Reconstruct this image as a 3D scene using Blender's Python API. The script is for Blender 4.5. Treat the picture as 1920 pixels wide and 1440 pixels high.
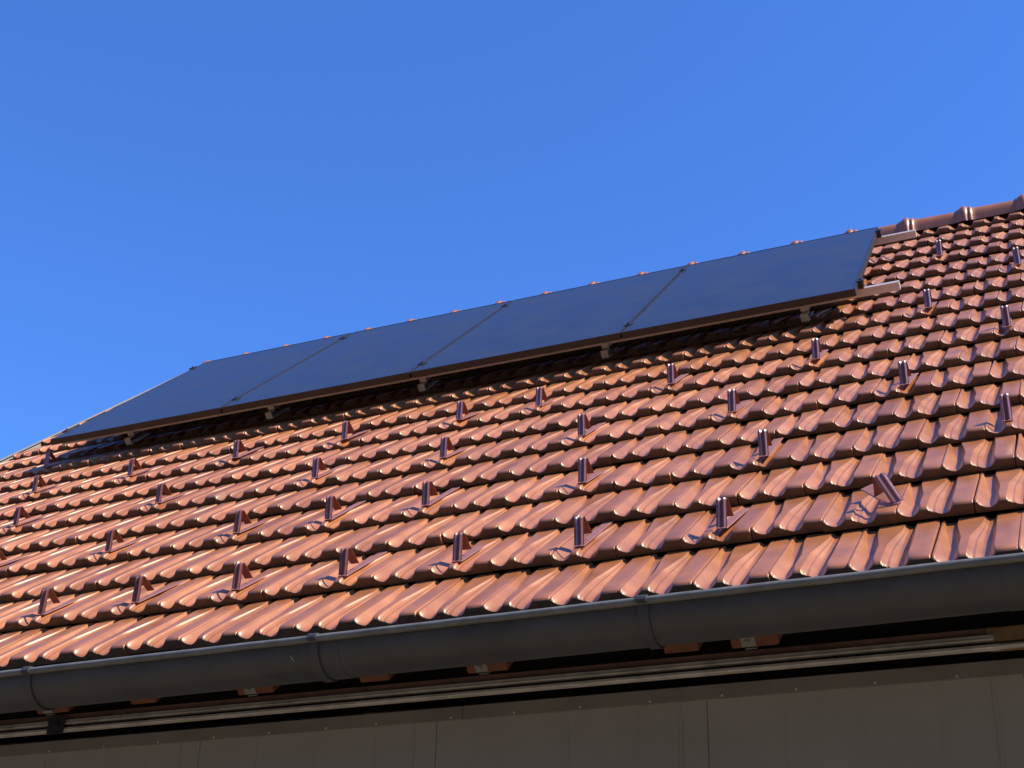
import bpy, bmesh, math, random
import numpy as np
from mathutils import Matrix, Vector

S = bpy.context.scene
for o in list(bpy.data.objects):
    bpy.data.objects.remove(o)
PI = math.pi
PITCH = math.radians(40.0)
CP, SP = math.cos(PITCH), math.sin(PITCH)
H0 = 2.85            # height of the eave above the ground
TW, TE = 0.20392, 0.335   # cover width and exposure of one roof tile
col = S.collection

# ---------------------------------------------------------------- camera
# roof frame: u along the eave, v up the slope, n off the roof
def W(u, v, n):
    return Vector((u, v * CP - n * SP, v * SP + n * CP + H0))
RX = Matrix.Rotation(PITCH, 3, 'X')
cam = bpy.data.cameras.new('camera')
co = bpy.data.objects.new('camera', cam)
col.objects.link(co)
S.camera = co
cam.sensor_width = 36.0
cam.lens = 2672.08 / 1920 * 36
cam.clip_start, cam.clip_end = 0.05, 2000
ROT = [[0.9138606, 0.3257294, -0.2424029], [-0.1612595, -0.2567326, -0.9529343], [-0.3726314, 0.9099389, -0.1820909]]
ax = RX @ Vector(ROT[0]); ay = RX @ (-Vector(ROT[1])); az = RX @ (-Vector(ROT[2]))
M = Matrix((ax, ay, az)).transposed().to_4x4()
M.translation = W(0.4000274, -3.4438197, 1.3088912)
co.matrix_world = M
S.render.resolution_x, S.render.resolution_y = 1024, 768

# ---------------------------------------------------------------- light
SUN_ROOF = Vector((1.20, 0.80, 1.0)).normalized()       # towards the sun, in the roof frame
SUN = RX @ SUN_ROOF
el = math.asin(SUN.z)
az_ = math.atan2(SUN.x, SUN.y)
sl = bpy.data.lights.new('sun', 'SUN')
sl.energy = 3.8
sl.angle = math.radians(0.53)
sl.color = (1.0, 0.91, 0.76)
so = bpy.data.objects.new('sun', sl)
so.rotation_euler = SUN.to_track_quat('Z', 'Y').to_euler()
so.location = (6, -2, 9)
col.objects.link(so)
w = bpy.data.worlds.new('World')
S.world = w
w.use_nodes = True
nt = w.node_tree
bg = nt.nodes['Background']
sky = nt.nodes.new('ShaderNodeTexSky')
sky.sky_type = 'NISHITA'
sky.sun_disc = False
sky.sun_elevation = el
sky.sun_rotation = az_
sky.altitude = 600
sky.air_density = 1.5
sky.dust_density = 0.0
sky.ozone_density = 10.0
wb = nt.nodes.new('ShaderNodeVectorMath')          # the camera's white balance
wb.operation = 'MULTIPLY'
wb.inputs[1].default_value = (0.455, 0.66, 1.03)
nt.links.new(sky.outputs[0], wb.inputs[0])
nt.links.new(wb.outputs[0], bg.inputs[0])
bg.inputs[1].default_value = 0.15
S.view_settings.view_transform = 'Standard'
S.view_settings.look = 'None'
S.view_settings.exposure = 0.55
S.view_settings.gamma = 1.0
S.render.engine = 'CYCLES'

# ---------------------------------------------------------------- materials
def mat(name, base, rough=0.5, metal=0.0, spec=0.5, var=0.0, scale=8.0, bump=0.0, bscale=60.0, coat=0.0):
    m = bpy.data.materials.new(name)
    m.use_nodes = True
    t = m.node_tree
    b = t.nodes['Principled BSDF']
    b.inputs['Base Color'].default_value = (*base, 1)
    b.inputs['Roughness'].default_value = rough
    b.inputs['Metallic'].default_value = metal
    b.inputs['Specular IOR Level'].default_value = spec
    b.inputs['Coat Weight'].default_value = coat
    tc = t.nodes.new('ShaderNodeTexCoord')
    if var > 0:
        nz = t.nodes.new('ShaderNodeTexNoise')
        nz.inputs['Scale'].default_value = scale
        nz.inputs['Detail'].default_value = 6
        nz.inputs['Roughness'].default_value = 0.65
        t.links.new(tc.outputs['Object'], nz.inputs['Vector'])
        mr = t.nodes.new('ShaderNodeMapRange')
        mr.inputs['From Min'].default_value = 0.3
        mr.inputs['From Max'].default_value = 0.7
        mr.inputs['To Min'].default_value = 1 - var
        mr.inputs['To Max'].default_value = 1 + var
        t.links.new(nz.outputs[0], mr.inputs['Value'])
        mx = t.nodes.new('ShaderNodeVectorMath')
        mx.operation = 'SCALE'
        mx.inputs[0].default_value = base
        t.links.new(mr.outputs[0], mx.inputs['Scale'])
        t.links.new(mx.outputs[0], b.inputs['Base Color'])
        mr2 = t.nodes.new('ShaderNodeMapRange')
        mr2.inputs['From Min'].default_value = 0.3
        mr2.inputs['From Max'].default_value = 0.7
        mr2.inputs['To Min'].default_value = rough * (1 - var * 0.6)
        mr2.inputs['To Max'].default_value = min(1, rough * (1 + var * 0.6))
        t.links.new(nz.outputs[0], mr2.inputs['Value'])
        t.links.new(mr2.outputs[0], b.inputs['Roughness'])
    if bump > 0:
        n2 = t.nodes.new('ShaderNodeTexNoise')
        n2.inputs['Scale'].default_value = bscale
        n2.inputs['Detail'].default_value = 4
        t.links.new(tc.outputs['Object'], n2.inputs['Vector'])
        bp = t.nodes.new('ShaderNodeBump')
        bp.inputs['Strength'].default_value = bump
        bp.inputs['Distance'].default_value = 0.004
        t.links.new(n2.outputs[0], bp.inputs['Height'])
        t.links.new(bp.outputs[0], b.inputs['Normal'])
    return m

def tile_material(name='terracotta_tile'):
    m = bpy.data.materials.new(name)
    m.use_nodes = True
    t = m.node_tree
    L = t.links.new
    b = t.nodes['Principled BSDF']
    tc = t.nodes.new('ShaderNodeTexCoord')
    at = t.nodes.new('ShaderNodeAttribute')
    at.attribute_name = 'tile_tone'
    # colour of each fired tile
    cr = t.nodes.new('ShaderNodeValToRGB')
    e = cr.color_ramp.elements
    e[0].position = 0.0; e[0].color = (0.40, 0.132, 0.038, 1)
    e[1].position = 1.0; e[1].color = (0.54, 0.192, 0.060, 1)
    L(at.outputs['Fac'], cr.inputs[0])
    # soft cloudy variation of the engobe
    nz = t.nodes.new('ShaderNodeTexNoise'); nz.inputs['Scale'].default_value = 9; nz.inputs['Detail'].default_value = 7
    L(tc.outputs['Object'], nz.inputs['Vector'])
    mr = t.nodes.new('ShaderNodeMapRange'); mr.inputs['From Min'].default_value = .3; mr.inputs['From Max'].default_value = .7
    mr.inputs['To Min'].default_value = .84; mr.inputs['To Max'].default_value = 1.14
    L(nz.outputs[0], mr.inputs['Value'])
    sc = t.nodes.new('ShaderNodeVectorMath'); sc.operation = 'SCALE'
    L(cr.outputs[0], sc.inputs[0]); L(mr.outputs[0], sc.inputs['Scale'])
    # sparse lichen and dust films
    n3 = t.nodes.new('ShaderNodeTexNoise'); n3.inputs['Scale'].default_value = 2.6; n3.inputs['Detail'].default_value = 9; n3.inputs['Roughness'].default_value = .7
    L(tc.outputs['Object'], n3.inputs['Vector'])
    r3 = t.nodes.new('ShaderNodeMapRange'); r3.inputs['From Min'].default_value = .60; r3.inputs['From Max'].default_value = .78
    r3.inputs['To Min'].default_value = 0; r3.inputs['To Max'].default_value = .55
    L(n3.outputs[0], r3.inputs['Value'])
    mx = t.nodes.new('ShaderNodeMix'); mx.data_type = 'RGBA'
    mx.inputs['B'].default_value = (0.34, 0.25, 0.15, 1)
    L(r3.outputs[0], mx.inputs['Factor']); L(sc.outputs[0], mx.inputs['A'])
    # little specks
    n4 = t.nodes.new('ShaderNodeTexNoise'); n4.inputs['Scale'].default_value = 70; n4.inputs['Detail'].default_value = 3
    L(tc.outputs['Object'], n4.inputs['Vector'])
    r4 = t.nodes.new('ShaderNodeMapRange'); r4.inputs['From Min'].default_value = .70; r4.inputs['From Max'].default_value = .78
    r4.inputs['To Max'].default_value = .35
    L(n4.outputs[0], r4.inputs['Value'])
    mx2 = t.nodes.new('ShaderNodeMix'); mx2.data_type = 'RGBA'
    mx2.inputs['B'].default_value = (0.16, 0.08, 0.05, 1)
    L(r4.outputs[0], mx2.inputs['Factor']); L(mx.outputs['Result'], mx2.inputs['A'])
    # weathered cut face at the foot of each tile: grime, plus its shade put into the colour
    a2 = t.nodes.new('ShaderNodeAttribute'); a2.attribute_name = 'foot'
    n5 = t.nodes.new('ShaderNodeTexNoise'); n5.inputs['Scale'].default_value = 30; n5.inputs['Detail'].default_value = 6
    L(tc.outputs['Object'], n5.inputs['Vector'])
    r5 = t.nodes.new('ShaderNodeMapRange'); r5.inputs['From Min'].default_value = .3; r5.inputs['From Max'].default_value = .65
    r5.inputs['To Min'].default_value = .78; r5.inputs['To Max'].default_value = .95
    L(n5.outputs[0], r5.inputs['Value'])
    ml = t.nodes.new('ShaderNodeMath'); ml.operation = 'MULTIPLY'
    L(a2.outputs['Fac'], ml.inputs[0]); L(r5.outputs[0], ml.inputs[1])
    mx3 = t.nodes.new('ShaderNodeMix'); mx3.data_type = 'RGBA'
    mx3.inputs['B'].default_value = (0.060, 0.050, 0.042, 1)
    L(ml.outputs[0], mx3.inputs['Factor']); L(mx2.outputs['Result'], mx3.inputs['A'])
    L(mx3.outputs['Result'], b.inputs['Base Color'])
    rr = t.nodes.new('ShaderNodeMapRange'); rr.inputs['From Min'].default_value = .3; rr.inputs['From Max'].default_value = .7
    rr.inputs['To Min'].default_value = .33; rr.inputs['To Max'].default_value = .44
    L(nz.outputs[0], rr.inputs['Value'])
    ra = t.nodes.new('ShaderNodeMath'); ra.operation = 'MULTIPLY_ADD'; ra.inputs[1].default_value = .4
    L(ml.outputs[0], ra.inputs[0]); L(rr.outputs[0], ra.inputs[2])
    L(ra.outputs[0], b.inputs['Roughness'])
    b.inputs['IOR'].default_value = 1.8
    b.inputs['Coat Weight'].default_value = 0.10
    b.inputs['Coat Roughness'].default_value = 0.16
    b.inputs['Specular IOR Level'].default_value = 0.46
    b.inputs['Specular Tint'].default_value = (1.0, 0.90, 0.79, 1)
    n6 = t.nodes.new('ShaderNodeTexNoise'); n6.inputs['Scale'].default_value = 160; n6.inputs['Detail'].default_value = 4
    L(tc.outputs['Object'], n6.inputs['Vector'])
    bp = t.nodes.new('ShaderNodeBump'); bp.inputs['Strength'].default_value = .08; bp.inputs['Distance'].default_value = .002
    L(n6.outputs[0], bp.inputs['Height']); L(bp.outputs[0], b.inputs['Normal'])
    return m

M_TILE = tile_material()
M_GUARD = mat('brown_coated_steel', (0.27, 0.095, 0.075), .28, spec=.8, coat=.6, var=.12, scale=40)
M_STRIP = mat('brown_coated_steel_lit', (0.40, 0.17, 0.13), .5, var=.12, scale=40)  # paler copy of the guard steel, sunlit look put into the colour
M_GUARD_BACK = mat('brown_coated_steel_inner', (0.26, 0.075, 0.045), .5, var=.15, scale=60)
M_ALU = mat('aluminium', (0.80, 0.75, 0.68), .4, metal=.2, var=.08, scale=30)
M_ALU2 = mat('mill_finish_steel', (0.82, 0.77, 0.66), .5, metal=.1, var=.15, scale=50)
M_FRAME = mat('black_anodised', (0.028, 0.024, 0.024), .42, spec=.6, var=.15, scale=30)
M_CLAMP = mat('dark_clamp', (0.03, 0.03, 0.03), .4)
M_GUT = mat('anthracite_gutter_paint', (0.082, 0.078, 0.070), .42, var=.22, scale=5, bump=.06, bscale=25)
M_WOOD = mat('rafter_wood', (0.19, 0.062, 0.024), .7, var=.35, scale=14, bump=.3)
M_PLATE = mat('nail_plate_steel', (0.26, 0.25, 0.21), .6, var=.2, scale=60)
M_BEAM = mat('brown_beam', (0.27, 0.16, 0.11), .7, var=.35, scale=9, bump=.3)
M_TRACK = mat('galvanised_track', (0.60, 0.58, 0.50), .42, metal=.15, var=.3, scale=12)
M_DOOR = mat('taupe_door_sheet', (0.40, 0.385, 0.33), .62, spec=.25, var=.10, scale=2.2)
M_TRIM = mat('taupe_trim', (0.25, 0.235, 0.195), .6, spec=.25, var=.15, scale=4)
M_SCREW = mat('screw_steel', (0.60, 0.58, 0.52), .5)
M_LINE = mat('roof_underlay', (0.02, 0.018, 0.016), .9)
M_WALL = mat('render_wall', (0.5, 0.47, 0.42), .9, var=.08, scale=6, bump=.2)
M_VERGE = mat('beige_verge_sheet', (0.42, 0.38, 0.32), .5, var=.1, scale=6)
M_BLOCK = mat('yellow_wood_block', (0.30, 0.19, 0.085), .75, var=.35, scale=25, bump=.3)
M_GROUND = mat('yard_asphalt', (0.20, 0.155, 0.105), .9, var=.25, scale=1.5, bump=.4, bscale=90)
M_CABLE = mat('cable_sheath', (0.09, 0.07, 0.055), .5)

M_WARM = mat('warm_plaster', (0.20, 0.15, 0.10), .9, var=.1, scale=3)
def glass_material():
    m = bpy.data.materials.new('solar_glass')
    m.use_nodes = True
    t = m.node_tree; L = t.links.new
    b = t.nodes['Principled BSDF']
    tc = t.nodes.new('ShaderNodeTexCoord')
    # fine busbar lines of the black cells
    wv = t.nodes.new('ShaderNodeTexWave'); wv.wave_type = 'BANDS'; wv.bands_direction = 'X'
    wv.inputs['Scale'].default_value = 18; wv.inputs['Distortion'].default_value = 0
    L(tc.outputs['Object'], wv.inputs['Vector'])
    mp = t.nodes.new('ShaderNodeMapRange'); mp.inputs['From Min'].default_value = .93; mp.inputs['From Max'].default_value = 1
    L(wv.outputs['Fac'], mp.inputs['Value'])
    mx = t.nodes.new('ShaderNodeMix'); mx.data_type = 'RGBA'
    mx.inputs['A'].default_value = (.030, .026, .023, 1); mx.inputs['B'].default_value = (.038, .038, .042, 1)
    L(mp.outputs[0], mx.inputs['Factor'])
    # dust film
    nz = t.nodes.new('ShaderNodeTexNoise'); nz.inputs['Scale'].default_value = 3.5; nz.inputs['Detail'].default_value = 8
    L(tc.outputs['Object'], nz.inputs['Vector'])
    mr = t.nodes.new('ShaderNodeMapRange'); mr.inputs['From Min'].default_value = .35; mr.inputs['From Max'].default_value = .85
    mr.inputs['To Min'].default_value = .0; mr.inputs['To Max'].default_value = .12
    L(nz.outputs[0], mr.inputs['Value'])
    m2 = t.nodes.new('ShaderNodeMix'); m2.data_type = 'RGBA'; m2.inputs['B'].default_value = (.30, .30, .30, 1)
    L(mr.outputs[0], m2.inputs['Factor']); L(mx.outputs['Result'], m2.inputs['A'])
    L(m2.outputs['Result'], b.inputs['Base Color'])
    r = t.nodes.new('ShaderNodeMapRange'); r.inputs['From Min'].default_value = .3; r.inputs['From Max'].default_value = .7
    r.inputs['To Min'].default_value = .16; r.inputs['To Max'].default_value = .26
    L(nz.outputs[0], r.inputs['Value']); L(r.outputs[0], b.inputs['Roughness'])
    b.inputs['IOR'].default_value = 1.33
    b.inputs['Specular IOR Level'].default_value = .4
    return m
M_GLASS = glass_material()

# ---------------------------------------------------------------- mesh helpers
class MB:
    def __init__(s): s.v, s.f = [], []
    def box(s, a, b, bev=0):
        (x0, y0, z0), (x1, y1, z1) = a, b
        if bev <= 0:
            k = len(s.v)
            s.v += [(x0,y0,z0),(x1,y0,z0),(x1,y1,z0),(x0,y1,z0),(x0,y0,z1),(x1,y0,z1),(x1,y1,z1),(x0,y1,z1)]
            s.f += [[k+i for i in q] for q in ((0,3,2,1),(4,5,6,7),(0,1,5,4),(1,2,6,5),(2,3,7,6),(3,0,4,7))]
        else:
            bm = bmesh.new()
            bmesh.ops.create_cube(bm, size=1)
            for vv in bm.verts:
                vv.co = Vector(((x0+x1)/2+vv.co.x*(x1-x0), (y0+y1)/2+vv.co.y*(y1-y0), (z0+z1)/2+vv.co.z*(z1-z0)))
            bmesh.ops.bevel(bm, geom=bm.edges[:], offset=bev, segments=2, affect='EDGES', profile=.5)
            k = len(s.v)
            bm.verts.ensure_lookup_table()
            s.v += [tuple(vv.co) for vv in bm.verts]
            s.f += [[k+vv.index for vv in ff.verts] for ff in bm.faces]
            bm.free()
        return s
    def sweep(s, prof, path, closed=False, cap=True):
        """prof: (a,b) points; path(i)->list of 3d points for ring i"""
        k = len(s.v); n = len(prof)
        for p in path:
            s.v += [p(a, b) for a, b in prof]
        m = len(path)
        for i in range(m-1):
            for j in range(n if closed else n-1):
                j2 = (j+1) % n
                s.f.append([k+i*n+j, k+i*n+j2, k+(i+1)*n+j2, k+(i+1)*n+j])
        if closed and cap:
            s.f.append([k+j for j in range(n)][::-1]); s.f.append([k+(m-1)*n+j for j in range(n)])
        return s
    def tube(s, pts, r, seg=8):
        pts = [Vector(p) for p in pts]
        k = len(s.v)
        for i, p in enumerate(pts):
            d = (pts[min(i+1, len(pts)-1)] - pts[max(i-1, 0)]).normalized()
            a = d.orthogonal().normalized() if i == 0 else (a - d*a.dot(d)).normalized()
            bb = d.cross(a)
            for j in range(seg):
                q = 2*PI*j/seg
                s.v.append(tuple(p + a*math.cos(q)*r + bb*math.sin(q)*r))
        for i in range(len(pts)-1):
            for j in range(seg):
                j2 = (j+1) % seg
                s.f.append([k+i*seg+j, k+i*seg+j2, k+(i+1)*seg+j2, k+(i+1)*seg+j])
        s.f.append([k+j for j in range(seg)][::-1]); s.f.append([k+(len(pts)-1)*seg+j for j in range(seg)])
        return s
    def build(s, name, m, parent=None, smooth=False, loc=None, rot=None):
        me = bpy.data.meshes.new(name)
        me.from_pydata(s.v, [], s.f)
        me.materials.append(m)
        me.update()
        bm = bmesh.new(); bm.from_mesh(me); bmesh.ops.recalc_face_normals(bm, faces=bm.faces[:]); bm.to_mesh(me); bm.free()
        if smooth: me.shade_smooth()
        return link(name, me, parent, loc, rot)
def link(name, me, parent=None, loc=None, rot=None):
    o = bpy.data.objects.new(name, me)
    col.objects.link(o)
    if parent: o.parent = parent
    if loc: o.location = loc
    if rot: o.rotation_euler = rot
    return o
def empty(name, loc=(0, 0, 0), rot=(0, 0, 0), label=None, cat=None, group=None, parent=None):
    o = bpy.data.objects.new(name, None)
    o.empty_display_size = .1
    col.objects.link(o)
    o.location = loc; o.rotation_euler = rot
    if parent: o.parent = parent
    tag(o, label, cat, group)
    return o
def tag(o, label=None, cat=None, group=None, kind=None):
    if label: o['label'] = label
    if cat: o['category'] = cat
    if group: o['group'] = group
    if kind: o['kind'] = kind
    return o
def copy_tree(o, parent=None):
    c = o.copy(); col.objects.link(c)
    if parent: c.parent = parent
    for ch in o.children: copy_tree(ch, c)
    return c
ROOFX = (PITCH, 0, 0)

# ---------------------------------------------------------------- ground
g = MB()
g.v = [(-400, -400, 0), (400, -400, 0), (400, 400, 0), (-400, 400, 0)]; g.f = [[0, 1, 2, 3]]
tag(g.build('ground', M_GROUND), kind='structure')

# ---------------------------------------------------------------- house
U0, U1 = -29, 9                     # tile columns from the left verge to past the right side of the view
XL, XR = U0*TW + .05, U1*TW
house = empty('house', (0, 0, 0), label='low building with a red tiled roof, dark gutter and taupe door', cat='building')

PB = [(0,.16),(.006,.02),(.014,0),(.032,0),(.038,.05),(.050,.15),(.066,.29),(.090,.50),(.118,.74),(.146,.96),(.154,1),(.190,1),(.226,.99),(.236,.94),(.256,.62),(.262,.54),(.284,.50),(.291,.12),(.300,0),(.307,0),
      (.408,0),(.415,0),(.419,.08),(.430,.28),(.436,.31),(.462,.38),(.472,.60),(.486,.50),(.502,.60),(.535,.86),(.560,.99),(.568,1),(.640,1),(.655,.98),(.664,.90),(.715,.08),(.724,0),(.732,0),(.885,0),(.985,0),(.994,.03),(1,.16)]
PT = [(0,.10),(.006,.02),(.014,0),(.032,0),(.037,.05),(.041,.20),(.046,.45),(.052,.70),(.058,.90),(.063,.98),(.067,1),(.12,1),(.178,.99),(.184,.92),(.190,.72),(.196,.66),(.203,.62),(.208,.10),(.216,0),(.223,0),
      (.538,0),(.545,0),(.550,.06),(.558,.34),(.562,.44),(.572,.48),(.578,.70),(.584,.60),(.590,.78),(.598,.97),(.602,1),(.610,1),(.652,1),(.664,.98),(.670,.90),(.702,.08),(.710,0),(.718,0),(.86,0),(.985,0),(.994,.03),(1,.10)]
P0 = [(0,.16),(.006,.02),(.014,0),(.030,.01),(.040,.10),(.049,.30),(.062,.47),(.086,.67),(.115,.85),(.148,.96),(.180,1),(.208,.98),(.232,.90),(.252,.76),(.272,.58),(.292,.42),(.302,.27),(.318,.17),(.340,.14),(.350,.125),
      (.395,.12),(.402,.13),(.411,.20),(.423,.38),(.434,.48),(.464,.58),(.474,.78),(.489,.70),(.514,.82),(.546,.99),(.584,1.07),(.620,1.09),(.655,1.03),(.684,.88),(.706,.64),(.728,.34),(.744,.10),(.757,.01),(.885,0),(.985,0),(.994,.03),(1,.16)]
assert len(PB) == len(PT) == len(P0)
P0 = np.array(P0)
PB = np.array(PB); PT = np.array(PT)
TS = np.array([-.004, .006, .018, .035, .06, .09, .13, .18, .26, .35, .43, .48, .53, .60, .70, .80, .88, .94, 1.0, 1.10])
NF, DROP, DEP, DEPT, NB = .0245, .0385, .0240, .0100, -.0135

ROWDV = {0: -.049, 1: .016, 2: .028, 3: .024, 4: .04, 5: .014, 6: .007, 7: .02, 8: -.01, 9: -.0, 10: -.0, 11: -.0, 12: -.03, 13: .05, 14: .05, 15: .065, 16: .11, 17: .11}
ROWDU = {1: -.05, 2: -.05, 3: .0, 6: -.07, 7: 0, 8: .03, 9: .03, 13: -.02, 14: -.03, 15: -.02, 16: -.04}
NROW = 17
def row_v(r, u=0.0):
    v = (r + ROWDV.get(r, .1)) * TE
    if r == 0: v -= .022 * (u + 1.6) / 1.6 if u > -1.6 else 0
    if r == 1: v -= .010 * (u + 1.6) / 1.6 if u > -1.6 else 0
    if r > 6: v -= .027 * min(r - 6, 5) * min(1.3, max(0, (-u - 1) / 4.2))     # the courses sag towards the left gable
    return v
def tile_arrays(rng):
    wgt = np.clip((TS - .48) / .42, 0, 1)
    s = PB[None, :, 0] * (1 - wgt[:, None]) + PT[None, :, 0] * wgt[:, None]
    d = PB[None, :, 1] * (1 - wgt[:, None]) + PT[None, :, 1] * wgt[:, None]
    w0 = (np.clip(1 - TS / .17, 0, 1) ** 1.5)[:, None]
    s = s * (1 - w0) + P0[None, :, 0] * w0
    d = d * (1 - w0) + P0[None, :, 1] * w0
    depth = DEP * (1 - wgt) + DEPT * wgt
    n = NF - DROP * TS[:, None] - d * depth[:, None]
    # rounded lip
    flat = np.clip(1 - d, 0.15, 1)
    n[0] -= .0080 * flat[0]; n[1] -= .0046 * flat[1]; n[2] -= .0022 * flat[2]; n[3] -= .0006 * flat[3]
    return s, n
TSA, TNA = tile_arrays(None)
NS, NT = len(PB), len(TS)
gi = np.arange(NT*NS).reshape(NT, NS)
qt = np.stack([gi[:-1, :-1], gi[:-1, 1:], gi[1:, 1:], gi[1:, :-1]], -1).reshape(-1, 4)
# foot (front) face: three rows of verts, sides: one strip each
k0 = NT*NS
fi = k0 + np.arange(3*NS).reshape(3, NS)
qf = np.stack([fi[:-1, :-1], fi[:-1, 1:], fi[1:, 1:], fi[1:, :-1]], -1).reshape(-1, 4)
k1 = k0 + 3*NS
si = k1 + np.arange(2*NT*2).reshape(2, 2, NT)     # side, top/bottom, t
qs = []
for side in (0, 1):
    a = np.stack([si[side, 0, :-1], si[side, 1, :-1], si[side, 1, 1:], si[side, 0, 1:]], -1)
    qs.append(a if side == 0 else a[:, ::-1])
QT = np.concatenate([qt, qf] + qs)
NV = k1 + 4*NT
rng = np.random.default_rng(7)
AV, AF, TONE, FOOT = [], [], [], []
cnt = 0
for r in range(NROW):
    off = .5 if r % 2 else 0.0
    for c in range(U0, U1):
        uj = c + off - .157 + ROWDU.get(r, 0)
        half = (r % 2 == 0 and c == U0)      # half tiles close every second course at the verge
        u_l = uj * TW
        if u_l > XR + .1: continue
        dv = rng.normal(0, .0032); dn = rng.normal(0, .0012); du = rng.normal(0, .0011)
        yaw = rng.normal(0, .006); roll = rng.normal(0, .009)
        vb = row_v(r, u_l + .1) + dv
        ss = TSA * TW * .994
        vv = np.repeat((TS * TE)[:, None], NS, 1)
        nn = TNA.copy()
        if half:
            kh = 20
            ss = np.maximum(ss, ss[:, kh:kh+1]); nn[:, :kh] = nn[:, kh:kh+1]
        top = np.stack([ss, vv, nn], -1).reshape(-1, 3)
        f0 = np.stack([ss[0], np.full(NS, TS[0]*TE), nn[0]], -1)
        f1 = np.stack([ss[0], np.full(NS, TS[0]*TE - .0006), nn[0]*.5 + NB*.5], -1)
        f2 = np.stack([ss[0], np.full(NS, TS[0]*TE + .002), np.full(NS, NB)], -1)
        bn = NB - DROP*TS
        sl_ = []
        for side in (0, -1):
            sl_.append(np.stack([ss[:, side], TS*TE, nn[:, side]], -1))
            sl_.append(np.stack([ss[:, side], TS*TE, bn], -1))
        P = np.concatenate([top, f0, f1, f2] + sl_)
        x = P[:, 0] - TW/2; y = P[:, 1]
        n_ = P[:, 2] + roll * x + dn
        x2 = x - yaw*y; y2 = y + yaw*x
        P = np.stack([x2 + TW/2 + u_l + du, y2 + vb, n_], -1)
        AV.append(P); AF.append(QT + cnt); cnt += NV
        tone = np.full(NV, float(np.clip(rng.normal(.5, .32), 0, 1)))
        TONE.append(tone)
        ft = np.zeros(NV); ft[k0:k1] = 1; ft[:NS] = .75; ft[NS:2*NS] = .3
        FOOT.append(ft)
AV = np.concatenate(AV); AF = np.concatenate(AF)
me = bpy.data.meshes.new('roof')
me.vertices.add(len(AV)); me.vertices.foreach_set('co', AV.astype(np.float32).ravel())
me.loops.add(AF.size); me.loops.foreach_set('vertex_index', AF.astype(np.int32).ravel())
me.polygons.add(len(AF)); me.polygons.foreach_set('loop_start', np.arange(0, AF.size, 4, dtype=np.int32))
me.polygons.foreach_set('use_smooth', np.ones(len(AF), dtype=bool))
me.update(calc_edges=True)
for nm, arr in (('tile_tone', TONE), ('foot', FOOT)):
    a = me.attributes.new(nm, 'FLOAT', 'POINT')
    a.data.foreach_set('value', np.concatenate(arr).astype(np.float32))
me.materials.append(M_TILE)
roof = link('roof', me, house, (0, 0, H0), ROOFX)

VR = 5.66       # slope distance of the ridge
# underlay beneath the tiles (blocks light), seen only as the dark of the gaps
MB().box((XL, .05, -.062), (XR, VR, -.052)).build('roof_underlay', M_LINE, house, loc=(0, 0, H0), rot=ROOFX)
# battens just under the tile heads
# rear slope
RY, RZ = VR*CP, VR*SP
b = MB()
b.v = [(XL, RY, RZ+.03), (XR, RY, RZ+.03), (XR, 2*RY, .03), (XL, 2*RY, .03), (XL, RY, RZ-.08), (XR, RY, RZ-.08), (XR, 2*RY, -.08), (XL, 2*RY, -.08)]
b.f = [[0,1,2,3],[7,6,5,4],[0,4,5,1],[3,2,6,7],[0,3,7,4],[1,5,6,2]]
b.build('rear_roof', M_TILE, house, loc=(0, 0, H0))

# ridge tiles
def ridge_mesh():
    L = .345
    # radius along x: flare (head) at the left end, second ring, then the barrel
    prof = [(-.045, 1.00), (-.035, 1.03), (-.020, 1.11), (-.006, 1.19), (.004, 1.225), (.014, 1.21), (.021, 1.15), (.026, 1.06), (.031, 1.06), (.035, 1.12), (.043, 1.13), (.049, 1.07), (.056, 1.0), (.08, .985), (.18, .965), (.305, .95)]
    R = .095; seg = 20
    m_ = MB()
    for x, s_ in prof:
        for j in range(seg+1):
            a = PI * j / seg
            y = math.cos(a) * R * s_ * 1.05
            z = math.sin(a) ** .9 * R * s_ * .95 if 0 < j < seg else 0
            m_.v.append((x, y, z - .01))
        m_.v.append((x, -R*1.05*s_ + .0, -.045 - .03*(s_-1)))
        m_.v.insert(len(m_.v)-seg-2, (x, R*1.05*s_, -.045 - .03*(s_-1)))
    n = seg + 3
    for i in range(len(prof)-1):
        for j in range(n-1):
            m_.f.append([i*n+j, i*n+j+1, (i+1)*n+j+1, (i+1)*n+j])
    m_.f.append(list(range(n)))
    return m_
r0 = ridge_mesh().build('ridge_tile', M_TILE, roof, smooth=True)
RIDGE_N = .0
ridge_us = [-0.50 + .3455*k for k in range(-15, 8)]
first = True
for u in ridge_us:
    o = r0 if first else r0.copy()
    if not first: col.objects.link(o)
    first = False
    o.parent = roof
    # local frame of the roof -> undo the pitch
    o.rotation_euler = (-PITCH + random.Random(int(u*100)).uniform(-.02, .02), 0, 0)
    zo = -.018 + .0036*min(0, u)
    o.location = (u, VR + zo*SP, zo*CP)

# verge sheet at the left gable
vb_ = MB()
for x0, x1, z0, z1 in ((-5.885, -5.868, -.20, .016), (-5.885, -5.855, .0162, .020)):
    vb_.box((x0, .0, z0), (x1, VR+.12, z1))
vb_.v = [(x - .028*(y-3.4)/2.4, y, z) for x, y, z in vb_.v]
vb_.build('verge_board', M_VERGE, roof)

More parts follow.
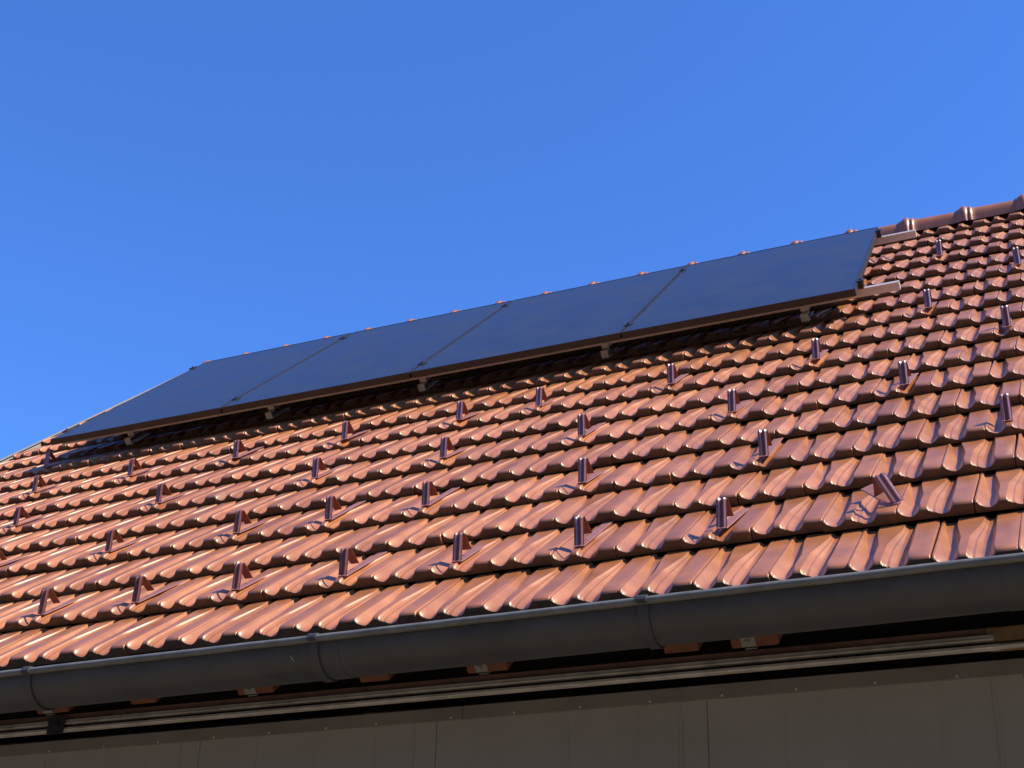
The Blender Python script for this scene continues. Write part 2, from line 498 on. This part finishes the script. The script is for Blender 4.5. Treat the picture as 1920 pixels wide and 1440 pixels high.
# rafters
def rafter(u0_, u1_, plate, nlow=-.185, v0=.055):
    m_ = MB().box((u0_, v0, nlow), (u1_, VR-.1, -.064), bev=.006)
    o = m_.build('rafter', M_WOOD, house, loc=(0, 0, H0), rot=ROOFX)
    if plate:
        uc = u0_ + (u1_-u0_)*.38
        p = MB()
        p.box((uc-.020, v0-.003, nlow+.004), (uc+.020, v0-.0002, nlow+.06), bev=.0008)
        p.box((uc-.012, v0-.003, nlow-.003), (uc+.020, v0+.03, nlow-.0002), bev=.0008)
        p.tube([(uc-.002, v0-.003, nlow+.02), (uc-.002, v0-.010, nlow+.02)], .006, 8)
        p.build('nail_plate', M_PLATE, o)
for c in (-5.28, -4.49, -3.70, -2.91, -2.12, -1.33, -.54): rafter(c-.065, c+.065, True, -.216, .06)
for c in (-4.3, -3.4, -2.53, -1.69, -.74): rafter(c-.05, c+.05, False, -.206, .045)

# walls
WY = .40
wl = MB()
wl.box((XL+.15, WY, 0), (-5.2, WY+.25, H0-.02))
wl.box((XL+.15, WY+.25, 0), (XL+.40, 2*RY-.4, H0-.02))
wl.box((XR-.40, WY+.25, 0), (XR-.15, 2*RY-.4, H0-.02))
wl.box((XL+.15, 2*RY-.4, 0), (XR-.15, 2*RY-.15, H0-.02))
wl.build('wall', M_WALL, house)
# gables
for x in (XL+.15, XR-.40):
    gb = MB(); k = 0
    pts = [(WY, H0-.02), (2*RY-.15, H0-.02), (RY, H0+RZ-.30)]
    gb.v = [(x, y, z) for y, z in pts] + [(x+.25, y, z) for y, z in pts]
    gb.f = [[0, 1, 2], [5, 4, 3], [0, 3, 4, 1], [1, 4, 5, 2], [2, 5, 3, 0]]
    gb.build('gable_wall', M_WALL, house)
MB().box((XL+.15, .46, H0-.10), (XR-.15, .60, H0+.08)).build('wall_plate', M_LINE, house)  # near-black colour put in for the shaded void above the door

# brown timber behind the sliding track
MB().box((-5.6, .285, H0-.150), (.045, .345, H0-.103), bev=.003).build('timber_beam', M_BEAM, house)
MB().box((.043, .272, H0-.153), (XR-.1, .345, H0-.106), bev=.004).build('timber_block', M_BLOCK, house)

# track: extruded section along x
def extrude_x(name, m, prof, x0, x1, parent=house, n=1, wob=0.0):
    mb = MB()
    rings = []
    for i in range(n+1):
        x = x0 + (x1-x0)*i/n
        rings.append(lambda a, b_, x=x: (x, a, b_ + H0))
    mb.sweep(prof, rings, closed=True)
    return mb.build(name, m, parent)
tr_up = [(.283, -.126), (.262, -.129), (.2600, -.1390), (.2560, -.1400), (.2560, -.1422), (.262, -.1430), (.283, -.1440)]
tr_lo = [(.283, -.151), (.258, -.1555), (.2565, -.1625), (.260, -.1650), (.283, -.1655)]
tr_mid = [(.283, -.1442), (.276, -.1442), (.276, -.1465), (.270, -.1470), (.270, -.1490), (.283, -.1508)]
track = extrude_x('door_track', M_TRACK, tr_up, -5.5, .062)
extrude_x('track_flange', M_TRACK, tr_lo, -5.5, .075, track).location = (0, 0, 0)
extrude_x('track_slot', M_CLAMP, tr_mid, -5.5, 1.6, track)
tr_r = [(.283, -.1535), (.262, -.155), (.260, -.160), (.283, -.163)]
extrude_x('track_flange', M_TRACK, tr_r, .075, 1.6, track)
for x in (-2.95,):
    mb = MB(); mb.box((x-.035, .252, H0-.176), (x+.035, .2545, H0-.120), bev=.001)
    mb.box((x-.012, .246, H0-.155), (x+.012, .252, H0-.140), bev=.001)
    mb.build('track_bracket', M_FRAME, track)

# sliding door
DY = .36
DZ = -.171
door = MB()
seams = [-4.99, -4.135, -3.285, -2.435, -1.577, -.732, .115, .96, 1.6]
for a, b_ in zip(seams[:-1], seams[1:]):
    door.box((a+.0009, DY, .04), (b_-.0009, DY+.04, H0-.205), bev=.0015)
    # folded joint line and faint swages
    x = a - .078
    if x > seams[0]:
        door.box((x-.0035, DY-.0022, .045), (x+.0035, DY-.0002, H0-.213), bev=.0006)
    for q in (.25, .5, .75):
        xx = a + (b_-a)*q
        door.box((xx-.006, DY-.0009, .045), (xx+.006, DY-.0002, H0-.213))
door.box((seams[0], DY+.005, .045), (seams[-1], DY+.03, H0-.21))
dr = door.build('door', M_DOOR, house)
# top trim channel
tp = MB()
tp.box((seams[0], DY-.005, H0-.212), (-1.49, DY+.045, H0+DZ), bev=.0015)
tp.box((-1.488, DY-.006, H0-.213), (1.6, DY+.045, H0+DZ), bev=.0015)
tp.build('trim_strip', M_TRIM, dr)
sx = [-4.6, -4.35, -4.1, -3.85, -3.6, -3.3, -3.05, -2.82, -2.6, -2.38, -2.17, -1.961, -1.783, -1.527, -1.32, -1.11, -.897, -.686, -.476, -.262, -.05, .16, .37, .58, .79, 1.0]
first = None
for x in sx:
    if first is None:
        first = MB().tube([(0, -.006, 0), (0, -.0085, 0)], .0036, 8).build('screw', M_SCREW, dr, loc=(x, DY, H0-.205)); continue
    o = first.copy(); col.objects.link(o); o.parent = dr; o.location = (x, DY, H0 - .205)

# gutter: half round with a beaded rim
GR, GY, GZ, TH = .084, -.060, -.085, .002
FALL = .0045        # fall of the gutter per metre towards the left
def gz(x): return FALL * (x + .5)
def gutter_prof(R_):
    pr = []
    for j in range(25):
        a = PI + PI * j / 24
        pr.append((GY + math.cos(a)*R_, GZ + math.sin(a)*R_))
    return pr
mb = MB()
outer = gutter_prof(GR); inner = gutter_prof(GR - TH)
# slight fold line low on the belly
prof = [(GY+GR, GZ+.03)] + outer[::-1] + [(GY-GR, GZ+.004)] + [(GY-GR+TH, GZ+.004)] + inner + [(GY+GR-TH, GZ+.03)]
NX = 14
xs = [XL-.06 + (XR+.1-XL)*i/NX for i in range(NX+1)]
mb.sweep(prof, [(lambda a, b_, x=x: (x, a, b_ + H0 + gz(x))) for x in xs], closed=True)
gut = mb.build('gutter', M_GUT, house, smooth=False)
gut.data.shade_smooth()
# bead
br = .0105
bead = [(GY-GR-.004+math.cos(2*PI*j/14)*br, GZ+.010+math.sin(2*PI*j/14)*br) for j in range(14)]
rg = random.Random(4)
xs2 = [XL-.06 + (XR+.1-XL)*i/90 for i in range(91)]
wob = {x: rg.uniform(-.0006, .0006) for x in xs2}
mb = MB(); mb.sweep(bead, [(lambda a, b_, x=x: (x, a, b_ + H0 + gz(x) + wob[x])) for x in xs2], closed=True)
mb.build('gutter_rim', mat('rim_paint_lit', (0.20, 0.195, 0.165), .38, var=.25, scale=14, bump=.15, bscale=50), gut, smooth=True)  # gutter paint made paler: light on the rim is put into its colour
# end caps
for x in (XL-.06, XR+.04):
    mb = MB()
    k = len(mb.v); mb.v += [(x, a, b_+H0+gz(x)) for a, b_ in outer]; mb.f.append([k+i for i in range(len(outer))])
    mb.build('end_cap', M_GUT, gut)
# brackets: strap round the outside and clip over the rim
def bracket_mesh():
    mb = MB()
    R1, R2 = GR + .0012, GR + .0055
    pr1 = [(GY + math.cos(PI+PI*j/24)*R1, GZ + math.sin(PI+PI*j/24)*R1) for j in range(23)]
    pr2 = [(GY + math.cos(PI+PI*j/24)*R2, GZ + math.sin(PI+PI*j/24)*R2) for j in range(23)]
    clip1 = [(GY-GR-.004+math.cos(q)*(br+.0006), GZ+.010+math.sin(q)*(br+.0006)) for q in [math.radians(d) for d in (-10, 30, 60, 90, 120, 150, 180, 205)]]
    clip2 = [(GY-GR-.004+math.cos(q)*(br+.0045), GZ+.010+math.sin(q)*(br+.0045)) for q in [math.radians(d) for d in (-10, 30, 60, 90, 120, 150, 180, 205)]]
    prof = clip1 + pr1 + pr2[::-1] + clip2[::-1]
    n = len(prof)
    hw = .0135
    k = 0
    h = n // 2
    for x in (-hw, hw):
        mb.v += [(x, a, b_) for a, b_ in prof]
    for j in range(n):
        j2 = (j+1) % n
        mb.f.append([j, j2, n+j2, n+j])
    for j in range(h-1):
        mb.f.append([j, j+1, n-2-j, n-1-j])
        mb.f.append([n+j, n+n-1-j, n+n-2-j, n+j+1])
    return mb
bk = None
for x in (-5.75, -4.75, -3.75, -2.736, -1.716, -.742, .27, 1.28):
    loc = (x, 0, H0 + gz(x))
    if bk is None: bk = bracket_mesh().build('gutter_bracket', M_GUT, gut, loc=loc)
    else:
        o = bk.copy(); col.objects.link(o); o.parent = gut; o.location = loc
# sleeves: lapped joints of the gutter lengths
for x in (-1.690, .135):
    mb = MB()
    p1 = gutter_prof(GR+.0012); p0 = gutter_prof(GR+.0001)
    prof = p1 + p0[::-1]
    mb.sweep(prof, [(lambda a, b_, x=q: (x, a, b_+H0+gz(x))) for q in (x, x+.05)], closed=True)
    mb.build('lap_joint', M_GUT, gut, smooth=False)
MB().tube([(-1.795, GY-GR*.936-.0015, H0+GZ-GR*.35+gz(-1.79)), (-1.786, GY-GR*.845-.0015, H0+GZ-GR*.535+gz(-1.79))], .0009, 5).build('scratch_mark', M_SCREW, gut)

# building added out of view behind the camera to hide the low sky on that side
nb = empty('sky_blocker', (0, -10.5, 0), label='added plastered block behind the viewpoint, unseen, hiding the low sky', cat='building')
MB().box((-24, -6, 0), (20, 0, 9.6)).build('wall', M_WARM, nb)
b = MB(); b.v = [(-25, -7, 9.3), (21, -7, 9.3), (21, 1, 9.3), (-25, 1, 9.3), (-25, -3, 12.6), (21, -3, 12.6)]
b.f = [[0,1,5,4],[3,4,5,2],[0,4,3],[1,2,5],[0,3,2,1]]
b.build('roof', M_LINE, nb)
for i in range(7):
    wn = MB().box((-21+i*6, .0, 1.2), (-19.8+i*6, .06, 2.6), bev=.01).build('window', M_TRIM, nb)
    MB().box((-20.92+i*6, .061, 1.28), (-19.88+i*6, .07, 2.52)).build('pane', M_CLAMP, wn)

# ---------------------------------------------------------------- snow guards
def strip(pts, hw, prof=None, th=.0012):
    """sheet strip following (v, n) points, ribbed across its width"""
    mb = MB()
    if prof is None: prof = [(-1, 0), (1, 0)]
    n = len(prof)
    pts = [Vector((0, p[0], p[1])) for p in pts]
    for sgn in (0, 1):
        for i, p in enumerate(pts):
            d = (pts[min(i+1, len(pts)-1)] - pts[max(i-1, 0)]).normalized()
            nr = Vector((0, -d.z, d.y))
            for a, h in prof:
                mb.v.append(tuple(p + Vector((a*hw, 0, 0)) + nr*(h - sgn*th)))
    m = len(pts); B = m*n
    for i in range(m-1):
        for j in range(n-1):
            mb.f.append([i*n+j, i*n+j+1, (i+1)*n+j+1, (i+1)*n+j])
            mb.f.append([B+i*n+j, B+(i+1)*n+j, B+(i+1)*n+j+1, B+i*n+j+1])
        for j in (0, n-1):
            mb.f.append([i*n+j, (i+1)*n+j, B+(i+1)*n+j, B+i*n+j])
    for i in (0, m-1):
        for j in range(n-1):
            mb.f.append([i*n+j, i*n+j+1, B+i*n+j+1, B+i*n+j])
    return mb
HW = .0160
RIB = [(-1, 0), (-.92, 0), (-.74, .0042), (-.50, .0042), (-.22, 0), (.10, 0), (.30, .0042), (.52, .0042), (.84, 0), (1, 0)]
APV, APN = .060, .072
SL = -DROP/TE
def guard_proto():
    root = empty('snow_guard')
    strip([(0.0, .0035), (.022, .0035+.026), (APV-.006, APN-.003), (APV, APN)], HW, RIB).build('front_leg', M_GUARD, root)
    strip([(APV+.0005, APN), (APV+.008, APN-.003), (.094, .006)], HW*.98, [(-1, 0), (1, 0)]).build('back_leg', M_GUARD_BACK, root)
    strip([(-.004, .0022), (.10, .10*SL+.0022), (.20, .20*SL+.0024), (.30, .30*SL+.0016)], HW*1.12, [(-1, -.0012), (-.85, 0), (.85, 0), (1, -.0012)]).build('base_strip', M_STRIP, root)
    return root
GV = .040
guards = []   # (row, tile column of the joint, optional)
GR_ROWS = {
 1: [-19.26, -17.26, -15.26, -13.26, -11.26, -9.26, -7.26, -5.26, -3.10],
 3: [-19.26, -16.26, -13.26, -11.26, -9.26, -6.26, -3.10, .68],
 5: [-24.26, -21.26, -17.26, -13.26, -10.26, -7.26, -4.26, -1.10],
 7: [-26.26, -23.26, -20.26, -17.16, -14.16, -11.20, -9.26, -6.22, -3.12, .62],
 9: [-25.26, -1.10], 11: [.80], 13: [-1.15]}
WORDS = ['first', 'second', 'third', 'fourth', 'fifth', 'sixth', 'seventh', 'eighth', 'ninth', 'tenth']
ROWN = {1: 'lowest row of snow guards, one course above the gutter', 3: 'second row of snow guards up from the gutter', 5: 'third row of snow guards up from the gutter', 7: 'row of snow guards just below the solar panels'}
proto = None
def project(p):
    q = M.inverted() @ p
    return (q.x / -q.z * 2672.08 + 960, -q.y / -q.z * 2672.08 + 720)
for r, us in GR_ROWS.items():
    vis = []
    for uu in us:
        u = (uu + ROWDU.get(r, 0)) * TW
        v = row_v(r, u) + GV
        n = NF - DROP*GV/TE + .0005
        x, y = project(W(u, v, n))
        if x < -25 or x > 1945: continue
        vis.append((uu, u, v, n, x))
    for i, (uu, u, v, n, x) in enumerate(vis):
        if r in ROWN:
            nth = WORDS[i]
            lab = 'brown metal snow guard, %s from the left in the %s' % (nth, {1: 'lowest row above the gutter', 3: 'second row above the gutter', 5: 'third row above the gutter', 7: 'row just below the solar panels'}[r])
        else:
            lab = {(9, 0): 'brown snow guard in the shadow at the left end of the solar panels', (9, 1): 'brown snow guard on bare tiles, lowest one right of the solar panels',
                   (11, 0): 'brown snow guard at the right edge, halfway between ridge and the panel rail', (13, 0): 'brown snow guard nearest the ridge, right of the upper rail end'}[(r, i)]
        o = proto if proto is None else None
        if proto is None:
            proto = guard_proto(); o = proto
        else:
            o = copy_tree(proto)
        rr_ = random.Random(int(uu*100) + r*7)
        o.location = W(u, v, n)
        o.rotation_euler = (PITCH + rr_.uniform(-.03, .03), rr_.uniform(-.02, .02), rr_.uniform(-.04, .04))
        tag(o, lab, 'snow guard', 'snow guards clipped over the roof tiles')
# the one that has come loose and leans over
o = empty('snow_guard', label='loose crooked snow guard leaning sideways over a chipped tile near the gutter', cat='snow guard', group='snow guards clipped over the roof tiles')
strip([(0.0, .0035), (.022, .030), (APV-.006, APN-.003), (APV, APN)], HW*1.1, RIB).build('front_leg', M_GUARD, o)
strip([(APV+.0005, APN), (APV+.008, APN-.003), (.094, .006)], HW*1.08, [(-1, 0), (1, 0)]).build('back_leg', M_GUARD_BACK, o)
strip([(-.004, .0022), (.07, .004), (.13, .012), (.16, .016)], HW*1.3, [(-1, -.0012), (-.85, 0), (.85, 0), (1, -.0012)]).build('base_strip', M_STRIP, o)
o.matrix_world = Matrix.Translation(W(-.146, 1.20*TE, NF-.002)) @ (RX @ Matrix.Rotation(math.radians(36), 3, 'Z') @ Matrix.Rotation(math.radians(-6), 3, 'Y')).to_4x4()

# ---------------------------------------------------------------- solar panels
HP = .1603
PW, PH, PT_, GAP = 1.1374, 1.816, .035, .010
A0 = Vector((-5.113, 3.043, HP))
PM = (Matrix.Translation((0, 0, H0)) @ Matrix.Rotation(PITCH, 4, 'X') @ Matrix.Translation(A0) @ Matrix.Rotation(.0312, 4, 'Z') @ Matrix.Rotation(.0035, 4, 'Y') @ Matrix.Rotation(.0081, 4, 'X'))
RP = PM.to_euler()
def pa(du, dv, n=0): return PM @ Vector((du, dv, n))
def panel_proto():
    root = empty('solar_panel')
    fr = MB(); bw = .011
    fr.box((0, 0, -PT_), (PW, bw, 0), bev=.0008); fr.box((0, PH-bw, -PT_), (PW, PH, 0), bev=.0008)
    fr.box((0, bw+.0002, -PT_), (bw, PH-bw-.0002, 0), bev=.0008); fr.box((PW-bw, bw+.0002, -PT_), (PW, PH-bw-.0002, 0), bev=.0008)
    fr.build('frame', M_FRAME, root)
    MB().box((bw+.0003, bw+.0003, -.008), (PW-bw-.0003, PH-bw-.0003, -.0015)).build('glass', M_GLASS, root)
    MB().box((PW/2-.06, PH-.22, -.030), (PW/2+.06, PH-.14, -.009), bev=.002).build('junction_box', M_CLAMP, root)
    return root
pp = None
plabs = ['black solar panel at the left end of the row of four', 'black solar panel, second from the left in the row of four', 'black solar panel, second from the right in the row of four', 'black solar panel at the right end, beside the protruding rail ends']
for i in range(4):
    if pp is None: pp = panel_proto(); o = pp
    else: o = copy_tree(pp)
    o.location = pa(i*(PW+GAP), 0)
    o.rotation_euler = RP
    tag(o, plabs[i], 'solar panel', 'solar panels mounted above the roof tiles')
LEN = 4*PW + 3*GAP
# rails with hooks and clamps
RT = -PT_ - .0015
RH, RWD = .040, .038
HOOKS = [.42, 1.35, 2.28, 3.30, 4.31]
rails = [(.185, 'lower aluminium mounting rail carried by roof hooks under the solar panels'), (1.655, 'upper aluminium mounting rail jutting out below the ridge beside the panels')]
for dv, lab in rails:
    root = empty('mounting_rail', pa(0, dv), RP, lab, 'mounting rail', 'mounting rails under the solar panels')
    rb = MB()
    if dv < 1: sc_root = root
    x0, x1 = -.06, LEN + (.185 if dv < 1 else .21)
    # slotted box section
    pr = [(-RWD/2, RT-RH), (RWD/2, RT-RH), (RWD/2, RT), (.006, RT), (.006, RT-.010), (-.006, RT-.010), (-.006, RT), (-RWD/2, RT), (-RWD/2, RT-.012), (-RWD/2+.0025, RT-.014), (-RWD/2+.0025, RT-.020), (-RWD/2, RT-.022)]
    rb.sweep(pr, [(lambda a, b_, x=x: (x, a, b_)) for x in (x0, x1)], closed=True)
    rb.build('rail_profile', M_ALU, root)
    eb = MB().box((x1, -RWD/2+.004, RT-RH+.004), (x1+.0008, RWD/2-.004, RT-.012)); eb.build('rail_end', M_ALU2, root)
    for hx in HOOKS:
        h = MB()
        # slotted upper plate in front of the rail
        h.box((hx-.020, -RWD/2-.006, RT-.052), (hx-.006, -RWD/2-.0005, RT-.006), bev=.0008)
        h.box((hx+.006, -RWD/2-.006, RT-.052), (hx+.020, -RWD/2-.0005, RT-.006), bev=.0008)
        h.box((hx-.006, -RWD/2-.0058, RT-.052), (hx+.006, -RWD/2-.0007, RT-.032))
        # arm leading back beneath the rail, then down to the tile
        h.box((hx-.018, -RWD/2-.005, RT-.058), (hx+.018, RWD/2+.05, RT-.0525), bev=.0008)
        h.build('roof_hook', M_ALU2, root)
        h2 = MB()
        h2.box((hx-.019, -RWD/2-.052, -.130), (hx+.019, -RWD/2-.046, RT-.060), bev=.0008)
        h2.box((hx-.019, -RWD/2-.046, RT-.066), (hx+.019, -RWD/2-.002, RT-.060), bev=.0008)
        h2.box((hx-.019, -RWD/2-.046, -.136), (hx+.019, .14, -.130), bev=.0008)
        h2.build('hook_arm', M_ALU2, root)
    for k in range(5):
        cx = [-.012, PW+GAP/2, 2*PW+1.5*GAP, 3*PW+2.5*GAP, LEN+.012][k]
        c = MB()
        hw = .0045 if 0 < k < 4 else .012
        c.box((cx-hw, -.028, RT), (cx+hw, .028, +.001), bev=.001)
        c.box((cx-.019, -.028, +.0012), (cx+.019, .028, +.0042), bev=.0012)
        c.tube([(cx, 0, +.0042), (cx, 0, +.0105)], .0065, 8)
        c.build('panel_clamp', M_CLAMP if 0 < k < 4 else M_FRAME, root, smooth=False)
for k in range(3):
    x = (k+1)*(PW+GAP) - GAP/2
    o = MB().box((x-.010, -.0035, -.032), (x+.004, -.0005, .0015), bev=.0008).build('seam_filler', M_ALU2, sc_root)  # pale filler block added for the light frame corner at each seam
# cable hanging between two hooks
cb = MB()
pts = []
for i in range(25):
    s_ = i/24
    pts.append(pa(2.30 + .36*s_, .15 + .06*s_, -.080 - .022*math.sin(PI*min(1, s_*1.25)) + .028*s_))
cb.tube(pts, .0028, 6)
tag(cb.build('cable', M_CABLE, smooth=True), 'thin dark cable sagging beneath the second and third solar panels', 'cable')
